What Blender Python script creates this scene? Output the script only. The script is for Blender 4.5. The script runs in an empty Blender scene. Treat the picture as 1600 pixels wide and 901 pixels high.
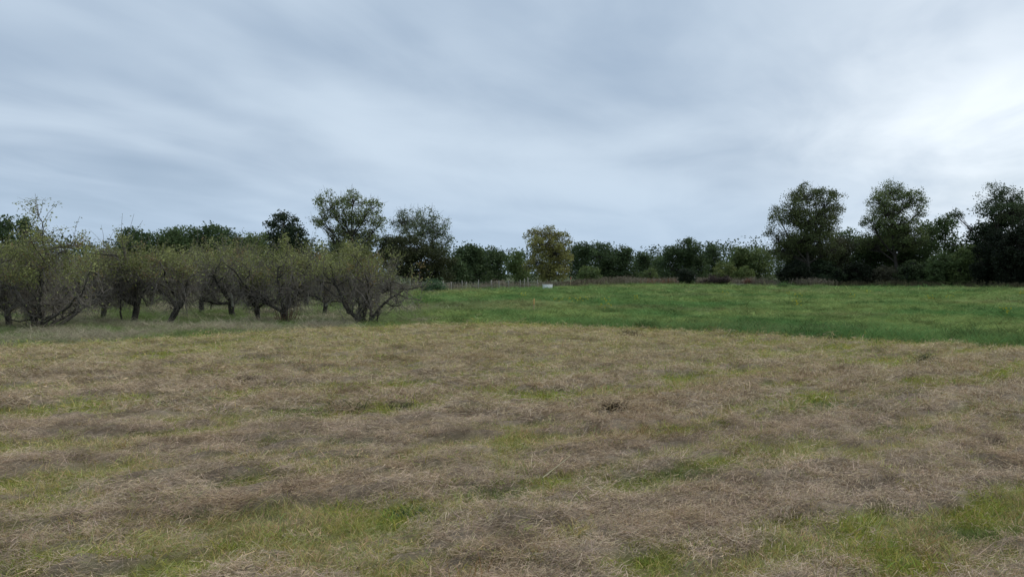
import bpy, math, random
import numpy as np
from mathutils import Vector

R = math.radians
scene = bpy.context.scene
C = scene.collection
rng = np.random.default_rng(7)

# ------------------------------------------------------------------ camera
CAM_H, F, HOR = 1.8, 1300.0, 428.0          # eye height, focal length and horizon row in photo pixels
cam_d = bpy.data.cameras.new('camera'); cam = bpy.data.objects.new('camera', cam_d); C.objects.link(cam)
cam.location = (0, 0, CAM_H)
cam.rotation_euler = (R(90) - math.atan((450.5 - HOR) / F), 0, 0)
cam_d.sensor_width = 36.0; cam_d.lens = 36.0 * F / 1600.0
cam_d.clip_start = 0.1; cam_d.clip_end = 8000
scene.camera = cam

# ------------------------------------------------------------------ sky and sun
SUN_AZ, SUN_EL = R(62), R(46)               # azimuth right of the view axis
sun_dir = Vector((math.sin(SUN_AZ) * math.cos(SUN_EL), math.cos(SUN_AZ) * math.cos(SUN_EL), math.sin(SUN_EL)))
world = bpy.data.worlds.new('World'); scene.world = world; world.use_nodes = True
nt = world.node_tree; nt.nodes.clear()
def N(nt, t, **kw):
    n = nt.nodes.new(t)
    for k, v in kw.items():
        setattr(n, k, v)
    return n
def M(nt, op, a, b=None, c=None, clamp=False):
    n = nt.nodes.new('ShaderNodeMath'); n.operation = op; n.use_clamp = clamp
    for i, v in enumerate((a, b, c)):
        if v is None: continue
        if isinstance(v, (int, float)): n.inputs[i].default_value = v
        else: nt.links.new(v, n.inputs[i])
    return n.outputs[0]
def mixc(nt, f, a, b, mode='MIX'):
    n = nt.nodes.new('ShaderNodeMix'); n.data_type = 'RGBA'; n.blend_type = mode
    for s, v in ((n.inputs[0], f), (n.inputs[6], a), (n.inputs[7], b)):
        if isinstance(v, (int, float)): s.default_value = v
        elif isinstance(v, tuple): s.default_value = (*v, 1) if len(v) == 3 else v
        else: nt.links.new(v, s)
    return n.outputs[2]
def ramp(nt, f, lo, hi):
    n = nt.nodes.new('ShaderNodeMapRange'); n.interpolation_type = 'SMOOTHSTEP'
    n.inputs[1].default_value = lo; n.inputs[2].default_value = hi
    nt.links.new(f, n.inputs[0]); return n.outputs[0]
def noise(nt, vec, scale, detail=4, rough=.5, dist=0.0):
    n = nt.nodes.new('ShaderNodeTexNoise'); n.inputs['Scale'].default_value = scale
    n.inputs['Detail'].default_value = detail; n.inputs['Roughness'].default_value = rough
    n.inputs['Distortion'].default_value = dist
    nt.links.new(vec, n.inputs['Vector']); return n.outputs[0]

sky = N(nt, 'ShaderNodeTexSky', sky_type='NISHITA', sun_disc=False)
sky.sun_elevation = SUN_EL; sky.sun_rotation = SUN_AZ
tc = N(nt, 'ShaderNodeTexCoord'); sep = N(nt, 'ShaderNodeSeparateXYZ'); nt.links.new(tc.outputs['Generated'], sep.inputs[0])
dx, dy, dz = sep.outputs
zz = M(nt, 'ADD', M(nt, 'MAXIMUM', dz, 0.0), 0.10)
px_, py_ = M(nt, 'DIVIDE', dx, zz), M(nt, 'DIVIDE', dy, zz)
ca, sa = math.cos(R(17)), math.sin(R(17))   # wind direction of the cloud streaks
uu = M(nt, 'ADD', M(nt, 'MULTIPLY', px_, sa), M(nt, 'MULTIPLY', py_, ca))
vv = M(nt, 'SUBTRACT', M(nt, 'MULTIPLY', px_, ca), M(nt, 'MULTIPLY', py_, sa))
def cvec(su, sv, off):
    n = nt.nodes.new('ShaderNodeCombineXYZ')
    nt.links.new(M(nt, 'MULTIPLY', uu, su), n.inputs[0]); nt.links.new(M(nt, 'MULTIPLY', vv, sv), n.inputs[1])
    n.inputs[2].default_value = off; return n.outputs[0]
n1 = noise(nt, cvec(.24, .40, 5.7), 1.0, 3, .5, .9)
n2 = noise(nt, cvec(.7, 1.5, 8.1), 1.0, 5, .55, .6)
n3 = noise(nt, cvec(1.3, 1.5, 2.2), 1.0, 4, .5, .2)
cl = M(nt, 'ADD', M(nt, 'MULTIPLY', n1, .66), M(nt, 'ADD', M(nt, 'MULTIPLY', n2, .24), M(nt, 'MULTIPLY', n3, .10)))
lit = ramp(nt, cl, .33, .70)
dotn = N(nt, 'ShaderNodeVectorMath', operation='DOT_PRODUCT')
nt.links.new(tc.outputs['Generated'], dotn.inputs[0]); dotn.inputs[1].default_value = (math.sin(R(32)) * .98, math.cos(R(32)) * .98, .17)   # thin cloud low over the right hand trees
glow = M(nt, 'POWER', M(nt, 'MAXIMUM', dotn.outputs['Value'], 0.0), 44.0)
cloud = mixc(nt, lit, (3.15, 4.1, 5.4), (5.7, 6.75, 7.9))
cloud = mixc(nt, M(nt, 'MULTIPLY', M(nt, 'SUBTRACT', 1.0, ramp(nt, dz, .0, .16)), .6), cloud, (4.3, 5.7, 7.4))
cloud = mixc(nt, M(nt, 'MULTIPLY', glow, M(nt, 'ADD', M(nt, 'MULTIPLY', n2, 1.9), -.05), clamp=True), cloud, (9.0, 9.7, 10.3))
cover = M(nt, 'ADD', M(nt, 'MULTIPLY', ramp(nt, cl, .30, .55), .14), .84)
col = mixc(nt, cover, sky.outputs[0], cloud)
bg = N(nt, 'ShaderNodeBackground'); bg.inputs[1].default_value = 0.1
nt.links.new(col, bg.inputs[0])
wo = N(nt, 'ShaderNodeOutputWorld'); nt.links.new(bg.outputs[0], wo.inputs[0])

sd = bpy.data.lights.new('sun', 'SUN'); sd.energy = 1.4; sd.angle = R(40); sd.color = (1, .95, .88)
so = bpy.data.objects.new('sun', sd); C.objects.link(so)
so.rotation_euler = (-sun_dir).to_track_quat('-Z', 'Y').to_euler()

vs = scene.view_settings
vs.view_transform = 'Standard'; vs.look = 'None'; vs.exposure = 0.12; vs.gamma = 1.0; vs.use_curve_mapping = False
scene.cycles.max_bounces = 5; scene.cycles.diffuse_bounces = 3; scene.cycles.transmission_bounces = 3
scene.cycles.glossy_bounces = 1; scene.cycles.transparent_max_bounces = 4

# ------------------------------------------------------------------ helpers
def P(px, py, Z):                            # photo pixel at depth Z -> point
    return np.array(((px - 800) / F * Z, Z, CAM_H - (py - HOR) / F * Z))
def G(px, py):                               # photo pixel -> point on level ground
    Z = CAM_H * F / (py - HOR); return np.array(((px - 800) / F * Z, Z, 0.0))

def tag(o, label=None, cat=None, group=None, kind=None):
    if label: o['label'] = label
    if cat: o['category'] = cat
    if group: o['group'] = group
    if kind: o['kind'] = kind
    return o
def empty(name, loc=(0, 0, 0), rz=0.0):
    o = bpy.data.objects.new(name, None); C.objects.link(o); o.location = loc; o.rotation_euler.z = rz
    o.empty_display_size = .3; return o
def quad_mesh(name, V, Q, col=None, smooth=False):
    V = np.asarray(V, np.float32); Q = np.asarray(Q, np.int32)
    me = bpy.data.meshes.new(name)
    me.vertices.add(len(V)); me.vertices.foreach_set('co', V.ravel())
    me.loops.add(Q.size); me.loops.foreach_set('vertex_index', Q.ravel())
    me.polygons.add(len(Q)); me.polygons.foreach_set('loop_start', np.arange(0, Q.size, 4, dtype=np.int32))
    if smooth: me.polygons.foreach_set('use_smooth', np.ones(len(Q), bool))
    if col is not None:
        a = me.attributes.new('col', 'FLOAT_COLOR', 'POINT')
        c4 = np.ones((len(V), 4), np.float32); c4[:, :3] = col
        a.data.foreach_set('color', c4.ravel())
    me.update(calc_edges=True); return me
def link(name, me, mat, parent=None):
    o = bpy.data.objects.new(name, me); C.objects.link(o)
    if mat is not None and not me.materials: me.materials.append(mat)
    if parent: o.parent = parent
    return o

class MB:                                    # collects tubes, boxes and cards; all quads
    def __init__(s): s.V = []; s.Q = []; s.K = []; s.n = 0
    def add(s, V, Q, col=(1, 1, 1)):
        V = np.asarray(V, float).reshape(-1, 3); s.V.append(V); s.Q.append(np.asarray(Q, int).reshape(-1, 4) + s.n)
        s.K.append(np.broadcast_to(np.asarray(col, float), V.shape)); s.n += len(V)
    def tube(s, pts, rad, sides=5, col=(1, 1, 1)):
        pts = np.asarray(pts, float); n = len(pts)
        t = np.gradient(pts, axis=0); t /= np.linalg.norm(t, axis=1)[:, None] + 1e-9
        ref = np.array((0.31, 0.95, 0.05)) if abs(t[0, 2]) > .5 else np.array((0.05, 0.1, 1.0))
        a = np.cross(t, ref); a /= np.linalg.norm(a, axis=1)[:, None] + 1e-9
        b = np.cross(t, a)
        th = np.arange(sides) * 2 * math.pi / sides
        ring = a[:, None] * np.cos(th)[None, :, None] + b[:, None] * np.sin(th)[None, :, None]
        V = pts[:, None] + ring * np.asarray(rad, float)[:, None, None]
        i = np.arange(n - 1)[:, None] * sides; j = np.arange(sides)[None]; k = (j + 1) % sides
        Q = np.stack((i + j, i + k, i + sides + k, i + sides + j), -1).reshape(-1, 4)
        s.add(V, Q, col)
    def box(s, lo, hi, col=(1, 1, 1)):
        x0, y0, z0 = lo; x1, y1, z1 = hi
        V = [(x0,y0,z0),(x1,y0,z0),(x1,y1,z0),(x0,y1,z0),(x0,y0,z1),(x1,y0,z1),(x1,y1,z1),(x0,y1,z1)]
        s.add(V, [(0,3,2,1),(4,5,6,7),(0,1,5,4),(1,2,6,5),(2,3,7,6),(3,0,4,7)], col)
    def leaves(s, cen, size, col, droop=0.0, aspect=.55, up=0.0):
        cen = np.asarray(cen, float); n = len(cen)
        d = rng.normal(size=(n, 3)); d[:, 2] = d[:, 2] * .7 - droop + up
        d /= np.linalg.norm(d, axis=1)[:, None]
        w = np.cross(d, rng.normal(size=(n, 3))); w /= np.linalg.norm(w, axis=1)[:, None] + 1e-9
        L = (size * rng.uniform(.6, 1.35, n))[:, None]
        V = np.stack((cen - d * L * .5, cen + w * L * aspect * .5 - d * L * .05, cen + d * L * .5, cen - w * L * aspect * .5 - d * L * .05), 1)
        col = np.asarray(col, float)
        K = np.repeat(np.broadcast_to(col, (n, 3)), 4, axis=0)
        s.add(V.reshape(-1, 3), np.arange(4 * n).reshape(-1, 4), K)
    def build(s, name, mat, parent=None, smooth=False):
        me = quad_mesh(name, np.concatenate(s.V), np.concatenate(s.Q), np.concatenate(s.K), smooth)
        return link(name, me, mat, parent)

# numpy value noise shared by relief, cover and scatter
def _h(i, j, s):
    x = (i * 374761393 + j * 668265263 + s * 1442695041) & 0xffffffff
    x = ((x ^ (x >> 13)) * 1274126177) & 0xffffffff
    return ((x ^ (x >> 16)) & 0xffff) / 65535.0
def vnoise(x, y, s=0):
    x = np.asarray(x, float); y = np.asarray(y, float)
    i = np.floor(x).astype(np.int64); j = np.floor(y).astype(np.int64); fx = x - i; fy = y - j
    fx = fx * fx * (3 - 2 * fx); fy = fy * fy * (3 - 2 * fy)
    return (_h(i, j, s) * (1 - fx) + _h(i + 1, j, s) * fx) * (1 - fy) + (_h(i, j + 1, s) * (1 - fx) + _h(i + 1, j + 1, s) * fx) * fy
def fbm(x, y, s=0, o=4):
    v = 0; a = .5; t = 0
    for k in range(o):
        v = v + a * vnoise(np.asarray(x) * 2**k + 17.3 * k, np.asarray(y) * 2**k + 9.1 * k, s + k); t += a; a *= .55
    return v / t
def sstep(x, a, b):
    t = np.clip((x - a) / (b - a), 0, 1); return t * t * (3 - 2 * t)

# ------------------------------------------------------------------ materials
def leaf_mat(name, transl=.25, inst=False, rough=.65, spec=.25, jitter=.25, scale=3.0):
    m = bpy.data.materials.new(name); m.use_nodes = True; nt = m.node_tree; nt.nodes.clear()
    a = N(nt, 'ShaderNodeAttribute', attribute_name='col'); c = a.outputs['Color']
    if inst:
        b = N(nt, 'ShaderNodeAttribute', attribute_name='icol', attribute_type='INSTANCER')
        c = mixc(nt, 1.0, c, b.outputs['Color'], 'MULTIPLY')
    g = N(nt, 'ShaderNodeNewGeometry')
    nz = noise(nt, g.outputs['Position'], scale, 2)
    f = M(nt, 'ADD', M(nt, 'MULTIPLY', nz, jitter * 2), 1 - jitter)
    hsv = N(nt, 'ShaderNodeHueSaturation'); nt.links.new(c, hsv.inputs['Color']); nt.links.new(f, hsv.inputs['Value'])
    if inst:
        nt.nodes.remove(hsv); pr = N(nt, 'ShaderNodeBsdfDiffuse'); nt.links.new(c, pr.inputs[0])
    else:
        pr = N(nt, 'ShaderNodeBsdfPrincipled'); nt.links.new(hsv.outputs[0], pr.inputs['Base Color'])
        pr.inputs['Roughness'].default_value = rough; pr.inputs['Specular IOR Level'].default_value = spec
    tr = N(nt, 'ShaderNodeBsdfTranslucent'); nt.links.new(c if inst else hsv.outputs[0], tr.inputs[0])
    mx = N(nt, 'ShaderNodeMixShader'); mx.inputs[0].default_value = transl
    nt.links.new(pr.outputs[0], mx.inputs[1]); nt.links.new(tr.outputs[0], mx.inputs[2])
    o = N(nt, 'ShaderNodeOutputMaterial'); nt.links.new(mx.outputs[0], o.inputs[0])
    return m
def solid_mat(name, c1, c2, scale, rough=.8, bump=.2, stretch=(1, 1, 1), spec=.3):
    m = bpy.data.materials.new(name); m.use_nodes = True; nt = m.node_tree; nt.nodes.clear()
    t = N(nt, 'ShaderNodeTexCoord'); mp = N(nt, 'ShaderNodeMapping'); mp.inputs['Scale'].default_value = stretch
    nt.links.new(t.outputs['Object'], mp.inputs[0])
    nz = noise(nt, mp.outputs[0], scale, 5, .6)
    pr = N(nt, 'ShaderNodeBsdfPrincipled'); nt.links.new(mixc(nt, ramp(nt, nz, .3, .7), c1, c2), pr.inputs['Base Color'])
    pr.inputs['Roughness'].default_value = rough; pr.inputs['Specular IOR Level'].default_value = spec
    b = N(nt, 'ShaderNodeBump'); b.inputs['Strength'].default_value = bump; b.inputs['Distance'].default_value = .02
    nt.links.new(nz, b.inputs['Height']); nt.links.new(b.outputs[0], pr.inputs['Normal'])
    o = N(nt, 'ShaderNodeOutputMaterial'); nt.links.new(pr.outputs[0], o.inputs[0])
    return m
def ground_mat(name, detail=9.0, jitter=.35, bump=.6):   # per-vertex cover colour + fine thatch grain
    m = bpy.data.materials.new(name); m.use_nodes = True; nt = m.node_tree; nt.nodes.clear()
    a = N(nt, 'ShaderNodeAttribute', attribute_name='col'); g = N(nt, 'ShaderNodeNewGeometry')
    nz = noise(nt, g.outputs['Position'], detail, 6, .7); n2 = noise(nt, g.outputs['Position'], detail * 6, 3, .6)
    f = M(nt, 'ADD', M(nt, 'MULTIPLY', M(nt, 'ADD', nz, M(nt, 'MULTIPLY', n2, .6)), jitter * 2), 1 - jitter * 1.6)
    hsv = N(nt, 'ShaderNodeHueSaturation'); nt.links.new(a.outputs['Color'], hsv.inputs['Color']); nt.links.new(f, hsv.inputs['Value'])
    pr = N(nt, 'ShaderNodeBsdfPrincipled'); nt.links.new(hsv.outputs[0], pr.inputs['Base Color'])
    pr.inputs['Roughness'].default_value = .95; pr.inputs['Specular IOR Level'].default_value = .1
    b = N(nt, 'ShaderNodeBump'); b.inputs['Strength'].default_value = bump; b.inputs['Distance'].default_value = .03
    nt.links.new(nz, b.inputs['Height']); nt.links.new(b.outputs[0], pr.inputs['Normal'])
    o = N(nt, 'ShaderNodeOutputMaterial'); nt.links.new(pr.outputs[0], o.inputs[0])
    return m

M_leaf = leaf_mat('foliage', .32)
M_grass_i = leaf_mat('grass_blades', .25, inst=True, jitter=.15)
M_hay_i = leaf_mat('hay_strands', .12, inst=True, rough=.8, spec=.15, jitter=.15)
M_blade = leaf_mat('single_blades', .2)
M_bark = solid_mat('bark_brown', (.035, .03, .024), (.085, .075, .06), 9, .9, .6, (1, 1, .35))
M_bark_grey = solid_mat('bark_grey_lichen', (.025, .022, .018), (.10, .09, .072), 7, .9, .6, (1, 1, .5))
M_ground = ground_mat('rough_ground'); M_meadow = ground_mat('mown_thatch', 11.0, .4, .9)
M_crop = ground_mat('field_soil_and_sward', 5.0, .3, .8)
M_wood = solid_mat('weathered_wood', (.22, .20, .17), (.42, .39, .34), 12, .85, .3, (1, 1, .1))
M_wire = solid_mat('galvanised_wire', (.25, .25, .25), (.4, .4, .4), 20, .5, 0)
M_white = solid_mat('white_paint', (.84, .85, .85), (.88, .89, .88), 4, .5, .05)
M_orange = solid_mat('orange_paint', (.50, .27, .08), (.6, .36, .14), 15, .6, .1)
M_red = solid_mat('red_paint', (.38, .09, .07), (.48, .14, .10), 15, .6, .1)
M_stake = solid_mat('raw_wood_stake', (.35, .26, .14), (.5, .4, .25), 14, .8, .3, (1, 1, .15))

# ------------------------------------------------------------------ ground zones
ED_X = [-40, -12.3, -9, -6.07, -2.5, 0, 4.1, 7.05, 10.1, 12.3, 34]
ED_Y = [-5, 20, 23.4, 26.3, 29.0, 29.4, 26.9, 24.1, 21.9, 20, 1]
def y_edge(x): return np.interp(x, ED_X, ED_Y)                 # far side of the mown meadow
def x_orch(y): return np.interp(y, [29, 81, 150], [-2.4, -10.5, -20])   # orchard | green field
FX = [-40, -10, 1.5, 20.6, 31, 38.8, 49, 59, 110]; FY = [60, 81, 98, 134, 128, 114, 107, 97, 70]
def y_far(x): return np.interp(x, FX, FY)

def wind(x, y):                               # along / across the rows left by the mower
    a = R(34); return x * math.cos(a) + y * math.sin(a), -x * math.sin(a) + y * math.cos(a)
def hay_mask(x, y):
    u, v = wind(x, y)
    v = v + .7 * (fbm(u / 6, v / 4, 40, 2) - .5)
    rows = .5 + .5 * np.sin(v * 2 * math.pi / 2.15 + 3 * fbm(u / 9, v / 9, 55, 2))
    w = .42 * fbm(u / 2.2, v / .34, 3, 4) + .44 * fbm(u / .7, v / .17, 13, 3) + .14 * rows
    return sstep(w, .43, .565)
def green_mask(x, y):
    u, v = wind(x, y)
    return sstep(.6 * fbm(u / 1.9, v / .34, 21, 4) + .4 * fbm(x / .4, y / .35, 29, 2), .42, .62)
def rust_mask(x, y):
    u, v = wind(x, y)
    return sstep(fbm(u / 2.2, v / .6, 71, 3), .54, .72)
def meadow_z(x, y):
    h = hay_mask(x, y)
    fade = np.clip((y_edge(x) - y) / 1.5, 0, 1)
    return (.07 * h + .16 * (fbm(x / .55, y / .42, 5, 3) - .5) * (.3 + h) + .10 * (fbm(x / 3.5, y / 3.5, 9, 2) - .5)) * fade
HAY = np.array((.48, .38, .27)); STRAW = np.array((.52, .44, .235)); GREEN = np.array((.29, .325, .065)); RUST = np.array((.29, .185, .08))
DEEP = np.array((.085, .15, .045))
def meadow_col(x, y):
    h = hay_mask(x, y)[:, None]; g = green_mask(x, y)[:, None]; r = rust_mask(x, y)[:, None]
    far = sstep(y, 11, 24)[:, None]
    under = STRAW * .9 * (1 - g) + GREEN * g
    under = under * (1 - .55 * r * (1 - g)) + RUST * .55 * r * (1 - g)
    deep = sstep(fbm(x / .9, y / .7, 91, 3), .60, .74)[:, None] * (1 - far)
    under = under * (1 - .6 * deep) + DEEP * .6 * deep
    hay = HAY * (1 - .35 * far) + STRAW * .35 * far
    k = h * (1 - .35 * g * far)
    return under * (1 - k) + hay * k

def grid(x0, x1, y0, y1, s):
    nx = int((x1 - x0) / s) + 1; ny = int((y1 - y0) / s) + 1
    X, Y = np.meshgrid(np.linspace(x0, x1, nx), np.linspace(y0, y1, ny))
    i = (np.arange(ny - 1)[:, None] * nx + np.arange(nx - 1)[None]).ravel()
    return X.ravel(), Y.ravel(), np.stack((i, i + 1, i + nx + 1, i + nx), 1)

# the wide sheet that reaches the horizon: rough grass
xs = np.concatenate((-np.geomspace(4000, 60, 14), np.linspace(-55, 75, 66), np.geomspace(80, 4000, 14)))
ys = np.concatenate((-np.geomspace(400, 10, 6), np.linspace(-8, 160, 85), np.geomspace(170, 6000, 16)))
X, Y = np.meshgrid(xs, ys); nx = len(xs); X = X.ravel(); Y = Y.ravel()
i = (np.arange(len(ys) - 1)[:, None] * nx + np.arange(nx - 1)[None]).ravel(); Q = np.stack((i, i + 1, i + nx + 1, i + nx), 1)
g = fbm(X / 2.5, Y / 2.5, 33, 3)[:, None]
K = np.array((.10, .10, .055)) * (1 - g) + np.array((.075, .11, .035)) * g
tag(link('ground', quad_mesh('ground', np.stack((X, Y, np.full_like(X, -.07)), 1), Q, K, True), M_ground), 'rough grassy ground reaching out to the horizon', kind='structure')

# mown meadow, edge follows the orchard and the field
X, Y, Q = grid(-26, 25, 0, 30.5, .1)
keep = (Y < y_edge(X) + .5); qk = keep[Q].all(1)
Z = meadow_z(X, Y) + .004
tag(link('mown_meadow', quad_mesh('mown_meadow', np.stack((X, Y, Z), 1), Q[qk], meadow_col(X, Y) * .55, True), M_meadow), 'mown hay meadow with brown cut grass and green regrowth', kind='structure')

# green field
def crop_z(x, y):
    inside = np.clip((y - y_edge(x)) / .7, 0, 1)
    return -.05 + inside * (.10 + .10 * (fbm(x / 2.2, y / 2.2, 61, 3) - .5))
def crop_col(x, y):
    n = sstep(fbm(x / 3.0, y / 6.0, 77, 3), .3, .7)[:, None]; m = sstep(fbm(x / 7, y / 5, 81, 3), .50, .72)[:, None]
    c = np.array((.15, .265, .085)) * (1 - n) + np.array((.29, .365, .125)) * n
    return c * (1 - .5 * m) + np.array((.33, .30, .15)) * .5 * m
X, Y, Q = grid(-22, 100, 2, 140, .8)
keep = (Y > y_edge(X) - .4) & (X > x_orch(Y) - .6) & (Y < y_far(X) + 2); qk = keep[Q].all(1)
tag(link('green_field', quad_mesh('green_field', np.stack((X, Y, crop_z(X, Y)), 1), Q[qk], crop_col(X, Y) * .7, True), M_crop), 'lush green field beyond the mown meadow', kind='structure')

# ------------------------------------------------------------------ scatter prototypes (blades in clumps)
def ribbon(mb, base, d0, length, width, bend, col, seg=3, droop=1.0):
    d = np.asarray(d0, float); d /= np.linalg.norm(d); p = np.asarray(base, float)
    side = np.cross(d, (0, 0, 1.0)); side += rng.normal(size=3) * .25; side /= np.linalg.norm(side) + 1e-9
    pts = [p]
    for k in range(seg):
        d = d + np.asarray(bend) * droop / seg; d /= np.linalg.norm(d); p = p + d * length / seg; pts.append(p)
    pts = np.array(pts); w = width * .5 * (1 - np.linspace(0, 1, seg + 1) ** 2 * .85)
    V = np.stack((pts - side * w[:, None], pts + side * w[:, None]), 1).reshape(-1, 3)
    k = np.arange(seg) * 2
    mb.add(V, np.stack((k, k + 1, k + 3, k + 2), 1), col)
protos = {}
def proto(kind, mb, mat):
    me = quad_mesh('proto_' + kind, np.concatenate(mb.V), np.concatenate(mb.Q), np.concatenate(mb.K)); me.materials.append(mat)
    o = bpy.data.objects.new('%s_%02d' % (kind, len(protos.setdefault(kind, []))), me); protos[kind].append(o)
for v in range(7):                           # flattened cut hay: tangled strands lying on each other
    mb = MB()
    main = rng.uniform(0, 2 * math.pi)
    for k in range(60):
        r = rng.normal(size=2) * .075; a = rng.normal() * .75
        b = rng.uniform(.75, 1.25); c = np.array((1, .97 + rng.normal() * .04, .93 + rng.normal() * .08)) * b * (.55 if rng.random() < .25 else 1.08)
        L = rng.uniform(.02, .085) if k > 4 else rng.uniform(.08, .17)
        ribbon(mb, (r[0] - .5 * L * math.cos(a), r[1] - .5 * L * math.sin(a), rng.uniform(.0, .035)), (math.cos(a), math.sin(a), rng.normal() * .16 + .05), L,
               rng.uniform(.002, .0036), (rng.normal() * .25, rng.normal() * .25, rng.normal() * .2 - .1), c, 3)
    proto('hay', mb, M_hay_i)
for v in range(6):                           # heaped wisps of hay left in the rows
    mb = MB(); rx, ry, hh = rng.uniform(.14, .26), rng.uniform(.09, .15), rng.uniform(.06, .12); main = rng.normal() * .5
    for k in range(150):
        a = rng.uniform(0, 2 * math.pi); q = math.sqrt(rng.random()); x_, y_ = rx * q * math.cos(a), ry * q * math.sin(a)
        z_ = hh * (1 - q * q) * rng.uniform(.75, 1.1); d = main + rng.normal() * .8; L = rng.uniform(.03, .11)
        c = np.array((1, .97 + rng.normal() * .04, .93 + rng.normal() * .08)) * rng.uniform(.65, 1.25)
        ribbon(mb, (x_, y_, z_), (math.cos(d), math.sin(d), rng.normal() * .35), L, rng.uniform(.0025, .0048), (rng.normal() * .3, rng.normal() * .3, -.35), c, 3)
    proto('wisp', mb, M_hay_i)
for v in range(5):                           # coarser hay for the middle distance
    mb = MB(); main = rng.uniform(0, 2 * math.pi)
    for k in range(34):
        r = rng.normal(size=2) * .13; a = rng.normal() * .75; L = rng.uniform(.07, .2)
        c = np.array((1, .97 + rng.normal() * .04, .93 + rng.normal() * .08)) * rng.uniform(.7, 1.3)
        ribbon(mb, (r[0] - .5 * L * math.cos(a), r[1] - .5 * L * math.sin(a), rng.uniform(.0, .04)), (math.cos(a), math.sin(a), rng.normal() * .2 + .08), L,
               rng.uniform(.005, .009), (rng.normal() * .25, rng.normal() * .25, rng.normal() * .2 - .1), c, 2)
    proto('farhay', mb, M_hay_i)
for v in range(5):                           # coarser regrowth for the middle distance
    mb = MB()
    for k in range(34):
        r = rng.normal(size=2) * .12; a = rng.uniform(0, 2 * math.pi); t = rng.uniform(.1, .8)
        c = np.array((1 + rng.normal() * .12, 1, 1)) * rng.uniform(.7, 1.3)
        if rng.random() < .25: c = np.array((1.9, 1.35, 2.2)) * rng.uniform(.7, 1.1)
        ribbon(mb, (r[0], r[1], -.01), (math.cos(a) * t, math.sin(a) * t, 1), rng.uniform(.04, .11), rng.uniform(.006, .011), (math.cos(a) * .6, math.sin(a) * .6, -.5), c, 2)
    proto('farsprout', mb, M_grass_i)
for v in range(6):                           # short regrowth
    mb = MB()
    lean = rng.normal(size=2) * .35
    for k in range(44):
        r = rng.normal(size=2) * .06; a = rng.uniform(0, 2 * math.pi); t = rng.uniform(.1, .8)
        c = np.array((1 + rng.normal() * .12, 1, 1)) * rng.uniform(.7, 1.3)
        if rng.random() < .22: c = np.array((1.9, 1.35, 2.2)) * rng.uniform(.7, 1.1)
        ribbon(mb, (r[0], r[1], -.01), (math.cos(a) * t + lean[0], math.sin(a) * t + lean[1], 1), rng.uniform(.03, .095), rng.uniform(.003, .005), (math.cos(a) * .6, math.sin(a) * .6, -.5), c, 3)
    proto('sprout', mb, M_grass_i)
for v in range(5):                           # longer leaning uncut stems
    mb = MB()
    lean = np.array((.55, .05)) + rng.normal(size=2) * .25
    for k in range(40):
        r = rng.normal(size=2) * .07; a = rng.uniform(0, 2 * math.pi); t = rng.uniform(.05, .4)
        c = np.array((1 + rng.normal() * .1, 1, 1)) * rng.uniform(.75, 1.25)
        ribbon(mb, (r[0], r[1], -.01), (math.cos(a) * t + lean[0], math.sin(a) * t + lean[1], 1), rng.uniform(.07, .17), rng.uniform(.0025, .0045), (lean[0] * .7 + math.cos(a) * .3, math.sin(a) * .3, -.55), c, 4)
    proto('stem', mb, M_grass_i)
for v in range(6):                           # field sward: broad-bladed dense clump
    mb = MB()
    for k in range(60):
        r = rng.normal(size=2) * .16; a = rng.uniform(0, 2 * math.pi); t = rng.uniform(.1, .9)
        c = np.array((1 + rng.normal() * .1, 1, 1)) * rng.uniform(.65, 1.3)
        ribbon(mb, (r[0], r[1], -.02), (math.cos(a) * t, math.sin(a) * t, 1), rng.uniform(.13, .34), rng.uniform(.008, .018), (math.cos(a) * .8, math.sin(a) * .8, -.8), c, 3)
    proto('sward', mb, M_grass_i)
for v in range(5):                           # tall dry rank grass
    mb = MB()
    for k in range(55):
        r = rng.normal(size=2) * .17; a = rng.uniform(0, 2 * math.pi); t = rng.uniform(.05, .55)
        c = np.array((1, 1 + rng.normal() * .05, 1)) * rng.uniform(.6, 1.3)
        ribbon(mb, (r[0], r[1], -.02), (math.cos(a) * t, math.sin(a) * t, 1), rng.uniform(.2, .62), rng.uniform(.005, .011), (math.cos(a) * .8, math.sin(a) * .8, -.75), c, 4)
    proto('rank', mb, M_grass_i)
for v in range(4):                           # dry standing stalks with seed heads
    mb = MB()
    for k in range(16):
        r = rng.normal(size=2) * .3; a = rng.uniform(0, 2 * math.pi)
        c = np.array((1, 1, 1)) * rng.uniform(.5, 1.3); L = rng.uniform(.6, 1.2)
        d = (rng.normal() * .1, rng.normal() * .1, 1)
        ribbon(mb, (r[0], r[1], 0), d, L, .03, (0, 0, 0), c, 2)
        top = np.array((r[0], r[1], 0)) + np.array(d) * L * .85
        mb.leaves(top + rng.normal(size=(5, 3)) * (.04, .04, .1), .12, c * .8, aspect=.4, up=.6)
    proto('stalk', mb, M_grass_i)
for v in range(2):                           # yellow flower heads on thin stems
    mb = MB()
    for k in range(7):
        r = rng.normal(size=2) * .2; L = rng.uniform(.3, .5)
        ribbon(mb, (r[0], r[1], 0), (rng.normal() * .1, rng.normal() * .1, 1), L, .008, (0, 0, 0), (.25, .5, .5), 2)
        mb.leaves(np.array((r[0], r[1], L)) + rng.normal(size=(6, 3)) * .02, .05, (1, 1, 1), aspect=.9)
    proto('flower', mb, M_grass_i)

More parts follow.
